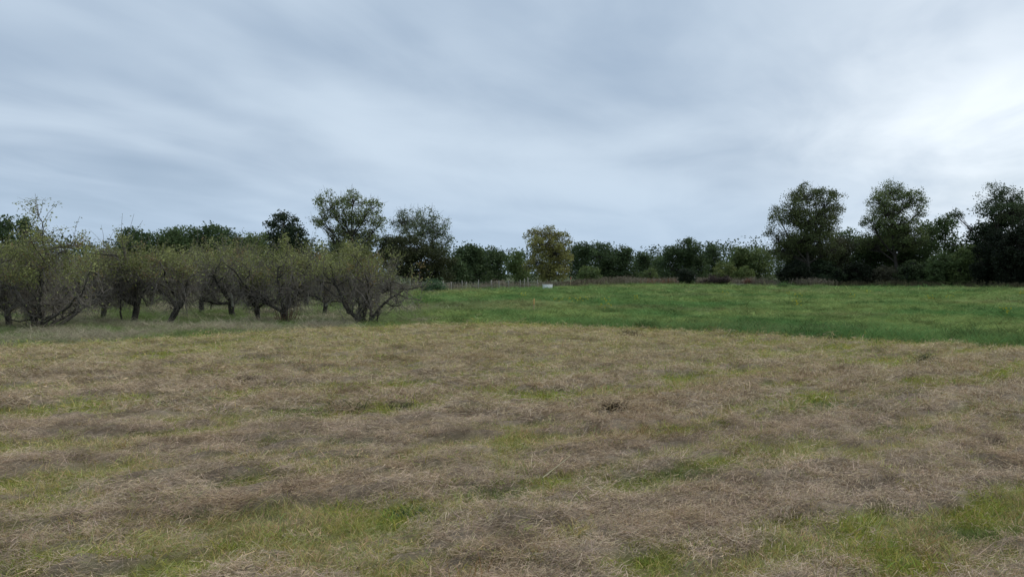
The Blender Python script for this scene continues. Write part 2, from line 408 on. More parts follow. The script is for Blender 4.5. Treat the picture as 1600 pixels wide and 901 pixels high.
def scatter(name, kind, pts, scl, col, tilt=.12, label=None):
    n = len(pts)
    me = bpy.data.meshes.new(name); me.vertices.add(n); me.vertices.foreach_set('co', np.asarray(pts, np.float32).ravel())
    rot = np.stack((rng.normal(size=n) * tilt, rng.normal(size=n) * tilt, rng.normal(size=n) * .7 + .4 if kind == 'stem' else rng.normal(size=n) * .35 + R(34) + math.pi * rng.integers(0, 2, n) if kind in ('wisp', 'hay', 'farhay') else rng.uniform(0, 2 * math.pi, n)), 1).astype(np.float32)
    a = me.attributes.new('rot', 'FLOAT_VECTOR', 'POINT'); a.data.foreach_set('vector', rot.ravel())
    a = me.attributes.new('scl', 'FLOAT_VECTOR', 'POINT'); a.data.foreach_set('vector', np.asarray(scl, np.float32).ravel())
    a = me.attributes.new('pick', 'INT', 'POINT'); a.data.foreach_set('value', rng.integers(0, len(protos[kind]), n).astype(np.int32))
    c4 = np.ones((n, 4), np.float32); c4[:, :3] = col
    a = me.attributes.new('icol', 'FLOAT_COLOR', 'POINT'); a.data.foreach_set('color', c4.ravel())
    me.update()
    o = link(name, me, None); tag(o, label, kind='stuff')
    cn = 'protos_' + kind
    coll = bpy.data.collections.get(cn)
    if not coll:
        coll = bpy.data.collections.new(cn)
        for p in protos[kind]: coll.objects.link(p)
    ng = bpy.data.node_groups.new('scatter_' + name, 'GeometryNodeTree')
    ng.interface.new_socket('Geometry', in_out='INPUT', socket_type='NodeSocketGeometry')
    ng.interface.new_socket('Geometry', in_out='OUTPUT', socket_type='NodeSocketGeometry')
    gi = ng.nodes.new('NodeGroupInput'); go = ng.nodes.new('NodeGroupOutput')
    ci = ng.nodes.new('GeometryNodeCollectionInfo'); ci.inputs['Collection'].default_value = coll
    ci.inputs['Separate Children'].default_value = True; ci.inputs['Reset Children'].default_value = True
    iop = ng.nodes.new('GeometryNodeInstanceOnPoints'); iop.inputs['Pick Instance'].default_value = True
    def na(nm, t):
        q = ng.nodes.new('GeometryNodeInputNamedAttribute'); q.data_type = t; q.inputs['Name'].default_value = nm
        return [s for s in q.outputs if s.enabled and s.name == 'Attribute'][0]
    e2r = ng.nodes.new('FunctionNodeEulerToRotation')
    L = ng.links.new
    L(gi.outputs[0], iop.inputs['Points']); L(ci.outputs[0], iop.inputs['Instance'])
    L(na('pick', 'INT'), iop.inputs['Instance Index']); L(na('rot', 'FLOAT_VECTOR'), e2r.inputs[0])
    L(e2r.outputs[0], iop.inputs['Rotation']); L(na('scl', 'FLOAT_VECTOR'), iop.inputs['Scale'])
    L(iop.outputs[0], go.inputs[0])
    md = o.modifiers.new('scatter', 'NODES'); md.node_group = ng
    return o
def cand(dens, y0, y1, x0=None, x1=None, mx=.66, pad=3.0):
    w = mx * y1 + pad; x0 = -w if x0 is None else x0; x1 = w if x1 is None else x1
    n = int(dens * (x1 - x0) * (y1 - y0)); x = rng.uniform(x0, x1, n); y = rng.uniform(y0, y1, n)
    k = np.abs(x) < mx * y + pad; return x[k], y[k]
def jit(n, s=.12): return 1 + np.clip(rng.normal(size=(n, 1)), -2, 2) * s

# meadow cover
cc = np.concatenate
B = {k: ([], [], []) for k in ('hay', 'farhay', 'sprout', 'farsprout', 'stem')}
def put(k, m, x, y, z, scl, col):
    B[k][0].append(np.stack((x, y, z), 1)[m]); B[k][1].append(scl[m]); B[k][2].append(col[m])
for (y0, y1, d, s, ht) in ((2.2, 6.5, 330, .9, 'hay'), (6.5, 10, 210, 1.0, 'hay'), (10, 15, 100, .8, 'farhay'), (15, 21, 60, .95, 'farhay'), (21, 30, 40, 1.2, 'farhay')):
    x, y = cand(d, y0, y1); k = y < y_edge(x) - .05; x, y = x[k], y[k]; n = len(x)
    h, g, r = hay_mask(x, y), green_mask(x, y), rust_mask(x, y); far = sstep(y, 11, 24); z = meadow_z(x, y)
    lump = fbm(x / .35, y / .3, 5, 2)
    rim = sstep(y, y_edge(x) - 2.2, y_edge(x) - .2) * fbm(x / .8, y / .8, 44, 2)
    ih = rng.random(n) < np.clip(.05 + .92 * h - .30 * far - .7 * rim, 0, 1)
    c = (HAY * (1 - .55 * far)[:, None] + STRAW * (.55 * far)[:, None]) * jit(n, .16)
    c = c * (1 - .3 * r[:, None]) + RUST * .3 * r[:, None]
    dark_hay = sstep(fbm(x / .38, y / .3, 101, 3), .58, .72) * h; c = c * (1 - .5 * dark_hay[:, None])  # scattered clumps of hay in a darker tone
    put(ht, ih, x, y, z, np.stack((np.full(n, s), np.full(n, s), .6 + 1.2 * lump * (.3 + .8 * h)), 1) * jit(n, .2), c * 1.15)
    deep = sstep(fbm(x / .9, y / .7, 91, 3), .60, .74) * (1 - far)
    cg = (GREEN * g[:, None] + (.5 * STRAW + .5 * GREEN) * (1 - g[:, None])) * (1 - .7 * deep[:, None]) + DEEP * .7 * deep[:, None]
    ig = (~ih) & (rng.random(n) < .8 + .2 * g)
    put('sprout' if ht == 'hay' else 'farsprout', ig, x, y, z, np.stack((np.full(n, s * 1.1),) * 2 + (.55 + .8 * lump,), 1) * jit(n, .2), cg * jit(n, .14) * 1.1)
    it = (~ih) & (rng.random(n) < .04 + .32 * sstep(fbm(x / 1.3, y / .9, 47, 3), .54, .70))
    ct = STRAW * .5 + GREEN * .6; ct = ct * (1 - r[:, None]) + RUST * r[:, None]
    put('stem', it, x, y, z, np.stack((np.full(n, 1.05),) * 2 + (np.full(n, .66) - .25 * far,), 1) * jit(n, .22), ct * jit(n, .14))
NM = {'hay': ('cut_hay', 'brown cut hay lying in loose rows on the meadow'), 'farhay': ('spread_hay', 'straw coloured hay spread thinly over the far part of the meadow'),
      'sprout': ('meadow_regrowth', 'short yellow green grass growing through the hay'), 'farsprout': ('far_meadow_regrowth', 'yellow green stubble on the far part of the meadow'),
      'stem': ('uncut_meadow_grass', 'leaning uncut straw stems left standing on the meadow')}
x, y = cand(9.0, 2.5, 29.5); k = y < y_edge(x) - .3; x, y = x[k], y[k]; h = hay_mask(x, y)
k = rng.random(len(x)) < (h * sstep(fbm(*[q / w_ for q, w_ in zip(wind(x, y), (.9, .35))], 111, 3), .50, .66)) * .8 + .015; x, y = x[k], y[k]; n = len(x)
dk = rng.choice((1.05, .85, .5), n, p=(.5, .25, .25))[:, None]
wz = np.stack((rng.uniform(.7, 1.5, n), rng.uniform(.7, 1.3, n), rng.uniform(.55, 1.15, n)), 1)
scatter('heaped_hay', 'wisp', np.stack((x, y, meadow_z(x, y) - .01), 1), wz, (HAY * .95) * dk * jit(n, .12), .12, 'brown wisps of hay heaped along the mown rows')
for k, v in B.items(): scatter(NM[k][0], k, cc(v[0]), cc(v[1]), cc(v[2]), .2, NM[k][1])

# green field cover
CP, CS, CK = [], [], []
for (y0, y1, d, s) in ((2, 32, 20, .9), (32, 46, 12, 1.1), (46, 70, 4.5, 1.7), (70, 136, 2.0, 2.6)):
    x, y = cand(d, y0, y1, pad=6); k = (y > y_edge(x) + .05 + 3.6 * (fbm(x / 1.0, y / 1.0, 23, 3) - .55)) & (x > x_orch(y) - .3) & (y < y_far(x)); x, y = x[k], y[k]
    edge = np.exp(-((y - y_edge(x)) / 3.6) ** 2) * sstep(x, -3, 4)
    lum = fbm(x / 1.6, y / 1.3, 66, 3)
    keep = rng.random(len(x)) < .55 + .6 * lum + .4 * edge; x, y, edge, lum = x[keep], y[keep], edge[keep], lum[keep]
    c = crop_col(x, y) * jit(len(x), .12) * 1.05
    c = c * (1 - .6 * edge[:, None]) + np.array((.155, .29, .095)) * .55 * edge[:, None]
    tall = sstep(fbm(x / .9, y / .7, 68, 3), .58, .72); c = c * (1 - .45 * tall[:, None])
    wall = np.exp(-((y - y_edge(x)) / 1.1) ** 2) * sstep(fbm(x / .6, y / .6, 58, 3), .42, .64)
    hz = (.45 + .9 * wall + .8 * (lum - .3) + 1.1 * edge * (.2 + lum) + .5 * tall) * (1 if s < 1.5 else .9)
    CP.append(np.stack((x, y, crop_z(x, y)), 1)); CK.append(c); CS.append(np.stack((np.full_like(x, s), np.full_like(x, s), hz * (.8 + .2 * s)), 1) * jit(len(x), .18))
scatter('field_sward', 'sward', cc(CP), cc(CS), cc(CK), .15, 'dense green sward covering the field')
x, y = cand(.05, 30, 70); k = (y > y_edge(x) + 2) & (x > x_orch(y) + 2) & (y < y_far(x)) & (fbm(x / 6, y / 6, 88, 3) > .57); x, y = x[k], y[k]
scatter('yellow_field_flowers', 'flower', np.stack((x, y, crop_z(x, y)), 1), np.ones((len(x), 3)) * .9, np.array((.55, .47, .05)) * jit(len(x), .1), .1, 'small yellow flowers dotted through the green field')

# dry tufts along the ragged edge of the field
x, y = cand(9, 15, 33); d = y - y_edge(x); k = (np.abs(d - .1) < .7) & (x > -3) & (fbm(x / .7, y / .7, 57, 3) > .55); x, y = x[k], y[k]
scatter('dry_field_edge_grass', 'rank', np.stack((x, y, np.full_like(x, -.03)), 1), np.stack((np.full_like(x, .7), np.full_like(x, .7), rng.uniform(.25, .6, len(x))), 1), np.array((.27, .22, .12)) * jit(len(x), .2), .15, 'dry brown grass along the edge between field and meadow')

# orchard floor: rank grass, dry and green
x = []; OP, OS, OK = [], [], []
for (y0, y1, d, s) in ((8, 32, 16, 1.0), (32, 50, 5, 1.5), (50, 80, 1.2, 2.2)):
    x, y = cand(d, y0, y1, pad=5); k = (y > y_edge(x) + .1) & (x < x_orch(y) + 1.2 * fbm(y / 1.5, x / 1.5, 12, 2)); x, y = x[k], y[k]
    dry = sstep(fbm(x / 1.6, y / 1.1, 19, 3), .48, .66)
    near = np.clip((y - y_edge(x)) / 2.2, 0, 1); dry = dry * (.25 + .75 * near)
    c = (np.array((.46, .40, .275)) * dry[:, None] + np.array((.22, .29, .10)) * (1 - dry[:, None])) * jit(len(x), .16)
    hz = (.2 + .42 * near * (.3 + .9 * dry)) * (.9 + .1 * s)
    OP.append(np.stack((x, y, np.full_like(x, -.06)), 1)); OK.append(c); OS.append(np.stack((np.full_like(x, s), np.full_like(x, s), hz), 1) * jit(len(x), .18))
scatter('orchard_grass', 'rank', cc(OP), cc(OS), cc(OK), .15, 'long rank grass, dry and green, under the orchard trees')

# dry weeds along the far edge of the field
WP, WS, WK = [], [], []
def weeds(xa, xb, n, dy0, dy1, h0, h1, c0):
    x = rng.uniform(xa, xb, n); y = y_far(x) + rng.uniform(dy0, dy1, n)
    WP.append(np.stack((x, y, np.full_like(x, -.06)), 1)); h = rng.uniform(h0, h1, n) * (.6 + .8 * fbm(x / 2, y / 2, 14, 2))
    WS.append(np.stack((h * 1.3, h * 1.3, h), 1)); WK.append(np.asarray(c0) * jit(n, .18))
weeds(17, 43, 620, .3, 6, .6, 1.25, (.33, .285, .21)); weeds(20, 29, 20, .1, 3, .7, 1.1, (.30, .13, .07))
weeds(-12, 8, 230, .6, 5, .5, .95, (.32, .275, .20)); weeds(7, 20, 240, .5, 5, .6, 1.2, (.25, .215, .15))
weeds(38, 80, 380, .2, 4, .4, .9, (.13, .12, .07))
scatter('dry_weeds', 'stalk', cc(WP), cc(WS), cc(WK), .08, 'tan dry weeds standing along the far edge of the field')

# ------------------------------------------------------------------ trees
def walk(p, d, L, seg, wob, pull=(0, 0, 0)):
    p = np.asarray(p, float); d = np.asarray(d, float); d = d / np.linalg.norm(d); out = [p]
    for k in range(seg):
        d = d + rng.normal(size=3) * wob + np.asarray(pull) / seg; d /= np.linalg.norm(d); p = p + d * L / seg; out.append(p)
    return np.array(out), d
def bez(a, b, sag, seg=5):
    a = np.asarray(a, float); b = np.asarray(b, float); t = np.linspace(0, 1, seg + 1)[:, None]
    m = (a + b) / 2 + np.array((0, 0, sag)) * np.linalg.norm(b - a) + rng.normal(size=3) * .08 * np.linalg.norm(b - a)
    return a * (1 - t) ** 2 + 2 * m * t * (1 - t) + b * t * t

def crown_tree(name, label, base_px, Z, lobes, c1, c2, *, cat='tree', group=None, dens=1.0, leaf=.25, clump=.75, airy=False,
               trunk_r=None, bark=None, grey_twigs=0, fill=1.0):
    """lobes: (px, py, rx_px, ry_px) outlines of crown masses at depth Z; their own depth is as large as their width."""
    s = Z / F; bx = (base_px - 800) * s
    top = max(CAM_H - (l[1] - l[3] - HOR) * s for l in lobes)
    root = tag(empty(name, (bx, Z, -.07)), label, cat, group)
    org = np.array((bx, Z, -.07))
    L = []
    for (px, py, rx, ry) in lobes:
        c = P(px, py, Z) - org; L.append((c, rx * s, ry * s))
    W = max(abs(c[0]) + r for c, r, _ in L)
    wood = MB(); cr = MB()
    tr = trunk_r or top * .022
    hub_h = max(.28 * top, .6)
    cxm = np.mean([c[0] for c, _, _ in L])
    tp = bez((0, 0, -.1), (cxm * .4, 0, hub_h), 0, 5)
    tip = np.array((cxm * .6, 0, top * .80))
    tp = np.concatenate((tp, bez(tp[-1], tip, 0, 6)[1:]))
    f = np.linspace(0, 1, len(tp)); wood.tube(tp, tr * (1.25 - .3 * np.minimum(f * 6, 1)) * (1 - .85 * f), 8)
    for (c, rx, rz) in L:
        c = c.copy(); depth = rx * .9; c[1] = rng.normal() * W * .28
        start = tp[np.argmin(np.abs(tp[:, 2] - max(hub_h * .8, c[2] - 1.1 * abs(c[0]) - .5 * rz)))]
        lb = bez(start, c, -.05, 6); r0 = max(tr * .42, .04)
        wood.tube(lb, np.linspace(r0, r0 * .35, 7), 5)
        vol = rx * rz
        nb = int((2.3 if airy else 2.3) * vol * depth / clump ** 3 * dens * fill) + 6
        u = rng.normal(size=(nb, 3)); u /= np.linalg.norm(u, axis=1)[:, None]
        rad = rng.uniform(.25 if airy else .35, 1.0, nb) ** (.55)
        tips = c + u * rad[:, None] * np.array((rx, depth, rz)) * .95
        for q in tips:
            a = lb[rng.integers(3, 7)]
            sb = bez(a, q, rng.uniform(-.08, .12), 4)
            wood.tube(sb, np.linspace(r0 * .32, .012, 5), 3)
            for _ in range(2 if airy else 0):
                e, _d = walk(sb[rng.integers(2, 5)], (q - a) + rng.normal(size=3) * .8 + np.array((0, 0, .5)), clump * rng.uniform(.8, 1.6), 2, .25)
                wood.tube(e, (.018, .012, .006), 3)
        for q in tips:
            k = rng.random()
            col = np.asarray(c1) * (1 - k) + np.asarray(c2) * k
            n = int((40 if airy else 50) * dens * rng.uniform(.6, 1.3))
            rr = clump * rng.uniform(.6, 1.15)
            o = np.clip(rng.normal(size=(n, 3)), -1.7, 1.7) * np.array((rr, rr, rr * .72)) * .52
            cr.leaves(q + o, leaf, col * 1.75 * (1 + rng.normal(size=(n, 1)) * .14), droop=.15, aspect=.62)
        if grey_twigs:
            for q in tips[:: max(1, int(1 / grey_twigs))]:
                e, _d = walk(q, rng.normal(size=3) * .5 + (0, 0, 1), clump * 1.6, 3, .2); wood.tube(e, (.02, .015, .01, .006), 3)
    wood.build('trunk', bark or M_bark, root, True); cr.build('crown', M_leaf, root)
    return root

DK1, DK2 = (.034, .054, .022), (.06, .085, .032)         # dark evergreen oak
MD1, MD2 = (.06, .088, .03), (.10, .125, .04)
LT1, LT2 = (.075, .10, .03), (.12, .135, .045)
BR1, BR2 = (.12, .105, .04), (.19, .19, .055)
def blob(cx, top, hw, bot, n=9):                           # crown outline reaching the undergrowth
    h = bot - top; out = [(cx + rng.normal() * hw * .12, top + hw * .45, hw * .55, hw * .45)]
    for k in range(n):
        t = (k + .5) / n; y = top + hw * .35 + t * (h - hw * .5)
        w = hw * (.55 + .45 * math.sin(min(1, t * 1.4) * math.pi / 2))
        out.append((cx + rng.uniform(-.55, .55) * w, y, hw * rng.uniform(.5, .8), hw * rng.uniform(.42, .62)))
    return out

# --- tall trees
crown_tree('oak_tree', 'tall oak with open leafy top standing alone left of the pair on the field edge', 1264, 118,
    [(1262,305,30,22),(1290,318,28,24),(1235,328,30,22),(1208,338,16,16),(1312,332,14,20),(1262,345,46,20),(1210,368,16,16),(1290,358,30,18),(1258,375,46,20),(1225,392,26,18),(1300,392,28,18)],
    (.05,.062,.026), (.085,.098,.035), dens=1.05, clump=.8, leaf=.22, airy=True)
crown_tree('oak_tree', 'tall slender pale green oak with sky showing through its flat top', 1400, 122,
    [(1397,300,24,22),(1420,312,24,18),(1370,318,22,20),(1398,330,34,16),(1358,348,20,10),(1430,330,12,14),(1395,352,38,16),(1412,372,34,20),(1372,378,28,18)],
    (.065,.088,.032), (.11,.13,.045), dens=1.0, clump=.75, leaf=.22, airy=True)
crown_tree('oak_tree', 'dark spreading tree rising over the black thicket at the field corner', 1556, 112,
    [(1548,308,24,20),(1575,312,22,18),(1525,328,24,14),(1502,334,14,8),(1596,325,22,24),(1625,330,25,30),(1556,335,40,16)],
    DK1, (.05,.062,.026), dens=1.05, clump=.8, leaf=.22, airy=True)
crown_tree('ash_tree', 'tall airy light green tree rising behind the orchard', 556, 100,
    [(520,318,24,16),(552,312,28,14),(585,324,18,14),(508,340,18,14),(535,338,28,18),(570,342,30,18),(595,350,14,16),(540,362,38,18),(500,350,10,10),(575,372,32,18),(530,385,30,15)],
    (.085,.11,.04), (.15,.17,.065), dens=.8, clump=.7, leaf=.22, airy=True, grey_twigs=.6)
crown_tree('willow_tree', 'grey twiggy half bare tree with rounded top beside the airy green tree', 655, 106,
    [(640,342,26,20),(668,345,24,20),(690,358,18,20),(622,345,20,18),(655,365,40,18),(698,380,12,16),(678,385,22,16)],
    (.075,.10,.05), (.13,.15,.08), dens=.85, clump=.75, leaf=.2, airy=True, grey_twigs=1, bark=M_bark_grey)
crown_tree('holm_oak', 'compact very dark rounded tree between the orchard and the airy green tree', 448, 92,
    [(444,352,24,20),(430,368,20,20),(464,374,24,20),(448,385,34,22),(440,408,34,24),(470,402,22,20)], (.017,.03,.014), (.03,.042,.018), dens=1.15)
crown_tree('autumn_tree', 'small brown and yellow autumn tree at the end of the wire fence', 858, 112,
    [(835,368,16,12),(858,364,20,14),(880,374,14,16),(850,384,28,16),(868,395,26,18),(878,408,20,16),(838,410,20,18),(860,425,30,16)],
    BR1, BR2, dens=1.0, clump=.65, leaf=.22, airy=True)
# --- trees behind the orchard
for (cx, top, hw, Z, lab, a, b, gp) in (
    (8, 340, 22, 78, 'dark leafy treetop showing over the first orchard tree', DK1, DK2, None),
    (38, 343, 16, 80, 'narrow dark treetop beside the leafy one over the first orchard trees', DK1, MD1, None),
    (212, 358, 42, 82, 'bushy dark green tree behind the orchard beside the gap of sky', DK1, MD1, None),
    (276, 354, 46, 84, 'broad mid green tree in the row behind the orchard', DK2, MD1, None),
    (338, 352, 44, 84, 'broad dark green tree in the row behind the orchard', DK1, MD1, None),
    (388, 362, 36, 86, 'low green tree touching the compact very dark tree', DK2, MD2, None)):
    crown_tree('hedge_tree', lab, cx, Z, blob(cx, top, hw, 440), a, b, dens=1.0)
crown_tree('hedge_tree', 'dark olive bushy tree under the grey twiggy tree', 642, 100,
    [(640,388,34,20),(668,400,30,22),(625,408,34,24),(690,420,24,22),(655,425,36,18),(612,385,26,18)], (.03,.037,.015), (.048,.052,.02), dens=1.1)
crown_tree('hedge_tree', 'green bushy tree under the tall airy green tree', 545, 96, blob(545, 382, 44, 440), (.04,.05,.018), (.06,.07,.025), dens=1.0)
BK1, BK2 = (.010, .015, .008), (.018, .024, .011)
# --- far treeline
TL = [(1588,322,30,114,'dense black green tree against the spreading dark tree',BK1,DK1), (1562,334,26,115,'dense dark tree right behind the black thicket',BK1,DK1), (1252,366,40,123,'dark leafy tree hugging the trunk of the tall lone oak',(.03,.04,.018),DK1), (1304,370,32,124,'dark brownish tree filling in beside the tall lone oak',(.035,.038,.02),(.055,.055,.025)),
      (1392,352,40,127,'broad green tree behind the trunk of the slender pale oak',DK2,MD1), (1535,346,36,118,'dark tree joining the spreading tree to the thicket',BK1,DK1),
      (738,380,30,118,'dark round tree beyond the wire fence beside the twiggy tree',DK1,DK2), (772,388,22,122,'smaller dark tree beyond the wire fence',DK1,DK2),
      (712,404,22,114,'low dark tree beyond the wire fence under the twiggy branches',DK1,DK2), (806,395,20,140,'paler green tree in the dip of the treeline beside the autumn tree',MD1,MD2),
      (908,378,22,150,None,DK1,DK2), (942,378,26,150,None,DK1,DK2), (978,384,24,150,None,DK1,DK2), (1008,394,20,156,None,DK1,DK2),
      (1032,402,14,165,'low tree in the lowest notch of the far treeline',DK2,MD1), (1052,384,20,150,None,DK1,DK2), (1078,374,30,148,'tallest round topped tree of the dark far treeline',DK1,DK2),
      (1112,380,24,152,None,DK1,DK2), (1156,384,24,142,'olive green tree beside the tall oak in the far treeline',DK2,MD2), (1188,388,24,140,'olive green tree touching the tall oak',DK2,MD2),
      (1330,358,26,130,'dark tree filling the gap between the two tall oaks',DK2,MD1), (1362,372,24,128,'low dark tree under the slender pale oak',DK1,MD1),
      (1448,345,26,126,'dense dark tree beside the slender pale oak',DK2,MD1), (1476,338,24,122,'dense tree between the pale oak and the spreading dark tree',DK2,MD1),
      (1428,372,24,124,'low green tree below the pale oak on the thicket side',DK2,MD1)]
for (cx, top, hw, Z, lab, a, b) in TL:
    crown_tree('treeline_tree', lab or 'dark rounded tree standing in the far treeline behind the dry weeds', cx, Z, blob(cx, top, hw, 442), a, b,
               group=None if lab else 'dark trees of the far treeline', dens=.9, leaf=.32, clump=.95)
# --- bushes at the field edge
def bush(label, cx, top, hw, base, Z, a, b, name='bush', dens=1.0, group=None, leaf=.24):
    h = base - top
    lobes = [(cx, top + h * .35, hw * .75, h * .35), (cx - hw * .5, top + h * .6, hw * .5, h * .36), (cx + hw * .5, top + h * .6, hw * .5, h * .36),
             (cx - hw * .2, top + h * .8, hw * .6, h * .25), (cx + hw * .35, top + h * .82, hw * .55, h * .22)]
    return crown_tree(name, label, cx, Z, lobes, a, b, cat='bush', group=group, dens=dens, leaf=leaf, clump=.6)
BK1, BK2 = (.010, .015, .008), (.018, .024, .011)
bush('small round dark bush on a short stem in the dry weeds', 1072, 418, 14, 441, 127, BK1, (.02,.03,.016), dens=1.3, leaf=.2)
bush('wide low dark brown bramble mound in the dry weeds', 1122, 430, 24, 446, 126, (.03,.022,.02), (.05,.036,.03), dens=1.1, leaf=.2)
bush('little reddish brown bush beside the pale strip in the weeds', 1170, 437, 6, 446, 122, (.10,.045,.03), (.13,.06,.035), leaf=.16)
bush('pale green willow bush in front of the far treeline', 1132, 408, 22, 444, 136, LT1, LT2, dens=.9)
bush('rounded pale green bush next to the willow bush', 1162, 416, 20, 444, 134, MD2, LT1, dens=.9)
bush('green bush in the shade below the far treeline near the red topped stake', 922, 414, 20, 444, 134, MD1, MD2, dens=.9)
bush('small green bush at the foot of the far treeline over the reddish weeds', 1015, 418, 16, 444, 142, DK2, MD2, dens=.9)
bush('blue green bramble clump at the wire fence', 678, 438, 18, 455, 80, (.04,.075,.035), (.06,.095,.045), leaf=.16)
bush('green bush growing out of the field by the tall oak', 1226, 442, 10, 452, 100, (.05,.09,.03), (.07,.11,.035), leaf=.16)
for (cx, top, hw, Z, lab, a, b) in (
    (1240,408,26,117,'black green undergrowth bush at the foot of the tall oak',BK1,BK2), (1290,405,30,117,'dark undergrowth bush right under the tall oak crown',BK1,DK1),
    (1338,410,28,118,'dark undergrowth bush between the two tall oaks',BK1,BK2), (1382,415,28,117,'greyish undergrowth bush at the foot of the pale oak',(.035,.035,.022),(.055,.055,.03)),
    (1425,408,30,116,'dark green undergrowth bush past the foot of the pale oak',BK1,DK2), (1470,395,32,114,'mid green bush between the pale oak and the black thicket',DK2,MD1),
    (1508,382,28,112,'lighter olive green bush against the black thicket',MD1,MD2), (1548,356,32,108,'tall black green thicket bush built for a dark blur below the spreading dark tree',BK1,BK2),
    (1588,348,34,104,'tallest black thicket bush built for a dark blur at the end of the field edge',(.010,.014,.008),BK2), (1632,340,36,103,'black thicket bush built for a dark blur past the end of the field edge',BK1,BK2)):  # thicket bushes built in place of a dark blur, leaves near black
    bush(lab, cx, top, hw, 448, Z, a, b, dens=1.15)

# far wood that closes the horizon behind the trees
fw = MB()
for k in range(2700):
    x = rng.uniform(-130, 150); left = x < -18; y = rng.uniform(125, 160) if left else rng.uniform(165, 205)
    h = (5.2 + 4.2 * fbm(x / 7, y / 30, 31, 2)) if left else (4.3 + 5.6 * fbm(x / 6, y / 30, 37, 3))
    m = 36; kk = rng.random()
    fw.leaves(np.array((x, y, h * rng.uniform(.08, 1))) + np.clip(rng.normal(size=(m, 3)), -1.6, 1.6) * (1.0, 1.0, .7), .5, (np.asarray(DK1) * kk + np.asarray(MD1) * (1 - kk)) * (1.15 + rng.normal(size=(m, 1)) * .12))
tag(fw.build('far_woodland', M_leaf), 'dark woodland mass closing the view behind the trees', kind='stuff')

# --- orchard trees
OL1, OL2, OL3 = (.20, .215, .075), (.31, .32, .115), (.25, .18, .08)
def orchard_mesh(seed, H, W, limbs, multi=False, leafy=1.0, twiggy=1.0):
    global rng
    keep = rng; rng = np.random.default_rng(seed)
    wood, tw, cr = MB(), MB(), MB()
    th = H * rng.uniform(.10, .17); tr = .045 + .015 * H
    starts = []
    if not multi:
        tp, d = walk((0, 0, -.1), (rng.normal() * .12, rng.normal() * .12, 1), th + .1, 4, .08)
        wood.tube(tp, tr * np.array((1.35, 1.05, .95, 1.0, .9)), 8); starts = [tp[-1]] * limbs
    else:
        starts = [np.array((rng.normal() * .14, rng.normal() * .1, -.08)) for _ in range(limbs)]
    ends = []
    for k in range(limbs):
        a = 2 * math.pi * (k + rng.uniform(-.3, .3)) / limbs
        d = np.array((math.cos(a), math.sin(a), rng.uniform(.75, 1.5) if not multi else rng.uniform(.6, 1.15)))
        L = W * .56 * rng.uniform(.7, 1.25) + (.25 if multi else 0)
        lp, d1 = walk(starts[k] - (0, 0, .05), d, L, 7, .22, (0, 0, .25))
        r0 = tr * rng.uniform(.5, .72); wood.tube(lp, np.linspace(r0, r0 * .4, 8), 6)
        for j in range(9):
            q = lp[rng.integers(1, 8)]
            d2 = d1 * .4 + rng.normal(size=3) * .7 + np.array((0, 0, .6))
            sp, d3 = walk(q, d2, rng.uniform(.45, .95) * W / 3.2, 5, .3, (0, 0, .2))
            wood.tube(sp, np.linspace(r0 * .38, .012, 6), 5); ends.append((sp, d3))
    for sp, d3 in ends:
        lush = rng.choice((.1, .5, 1.0, 1.9), p=(.15, .25, .35, .25)); tone = rng.uniform(.75, 1.3)
        for j in range(int(20 * twiggy)):
            q = sp[rng.integers(1, 6)]; up = rng.random() < .48
            d = rng.normal(size=3) * .6 + d3 * .3 + np.array((0, 0, .9 if up else -.55))
            L = rng.uniform(.35, .85) * H / 3.3
            tp, d5 = walk(q, d, L, 3, .22, (0, 0, -.5))
            if tp[-1][2] < .25: continue
            tw.tube(tp, (.010, .008, .006, .003), 3)
            hi = np.clip((tp[-1][2] / H - .36) / .34, 0.02, 1.2)
            n = int(16 * leafy * hi * lush * rng.uniform(.3, 1.5))
            if n:
                t = rng.random((n, 1)); seg = tp[1] * (1 - t) + tp[3] * t
                kk = rng.random(); c = np.asarray(OL1) * (1 - kk) + np.asarray(OL2) * kk
                if rng.random() < .12: c = np.asarray(OL3)
                cr.leaves(seg + rng.normal(size=(n, 3)) * .085, .07, c * tone * (1 + rng.normal(size=(n, 1)) * .18), droop=.2, aspect=.6)
    for j in range(44):                                       # water shoots above the crown
        sp, d3 = ends[rng.integers(len(ends))]
        tp, _d = walk(sp[-1], (rng.normal() * .25, rng.normal() * .25, 1), rng.uniform(.4, 1.0) * H / 3.3, 3, .1)
        tw.tube(tp, (.010, .008, .006, .004), 3)
        n = rng.integers(3, 14); t = rng.random((n, 1)); cr.leaves(tp[1] * (1 - t) + tp[3] * t + rng.normal(size=(n, 3)) * .04, .07, np.asarray(OL1) * (1 + rng.normal(size=(n, 1)) * .2))
    rng = keep
    def mk(mb, nm, sm):
        V = cc(mb.V); z = V[:, 2]; V[:, 2] = np.where(z > H, H + (z - H) * .35, z)     # old pruned trees end at one height
        return quad_mesh(nm, V, cc(mb.Q), cc(mb.K), sm)
    return mk(wood, 'trunk', True), mk(tw, 'twigs', False), mk(cr, 'crown', False)
M_twig = solid_mat('twig_grey', (.12, .105, .086), (.24, .21, .17), 8, .9, .1)
def orchard_tree(label, px, py, meshes, sc=1.0, rz=0.0, group=None, sx=1.0):
    p = G(px, py); r = empty('orchard_tree', (p[0], p[1], -.07), rz); r.scale = (sc * sx, sc * sx, sc)
    tag(r, label, 'tree', group)
    link('trunk', meshes[0], M_bark_grey, r); link('twigs', meshes[1], M_twig, r); link('crown', meshes[2], M_leaf, r)
    return r
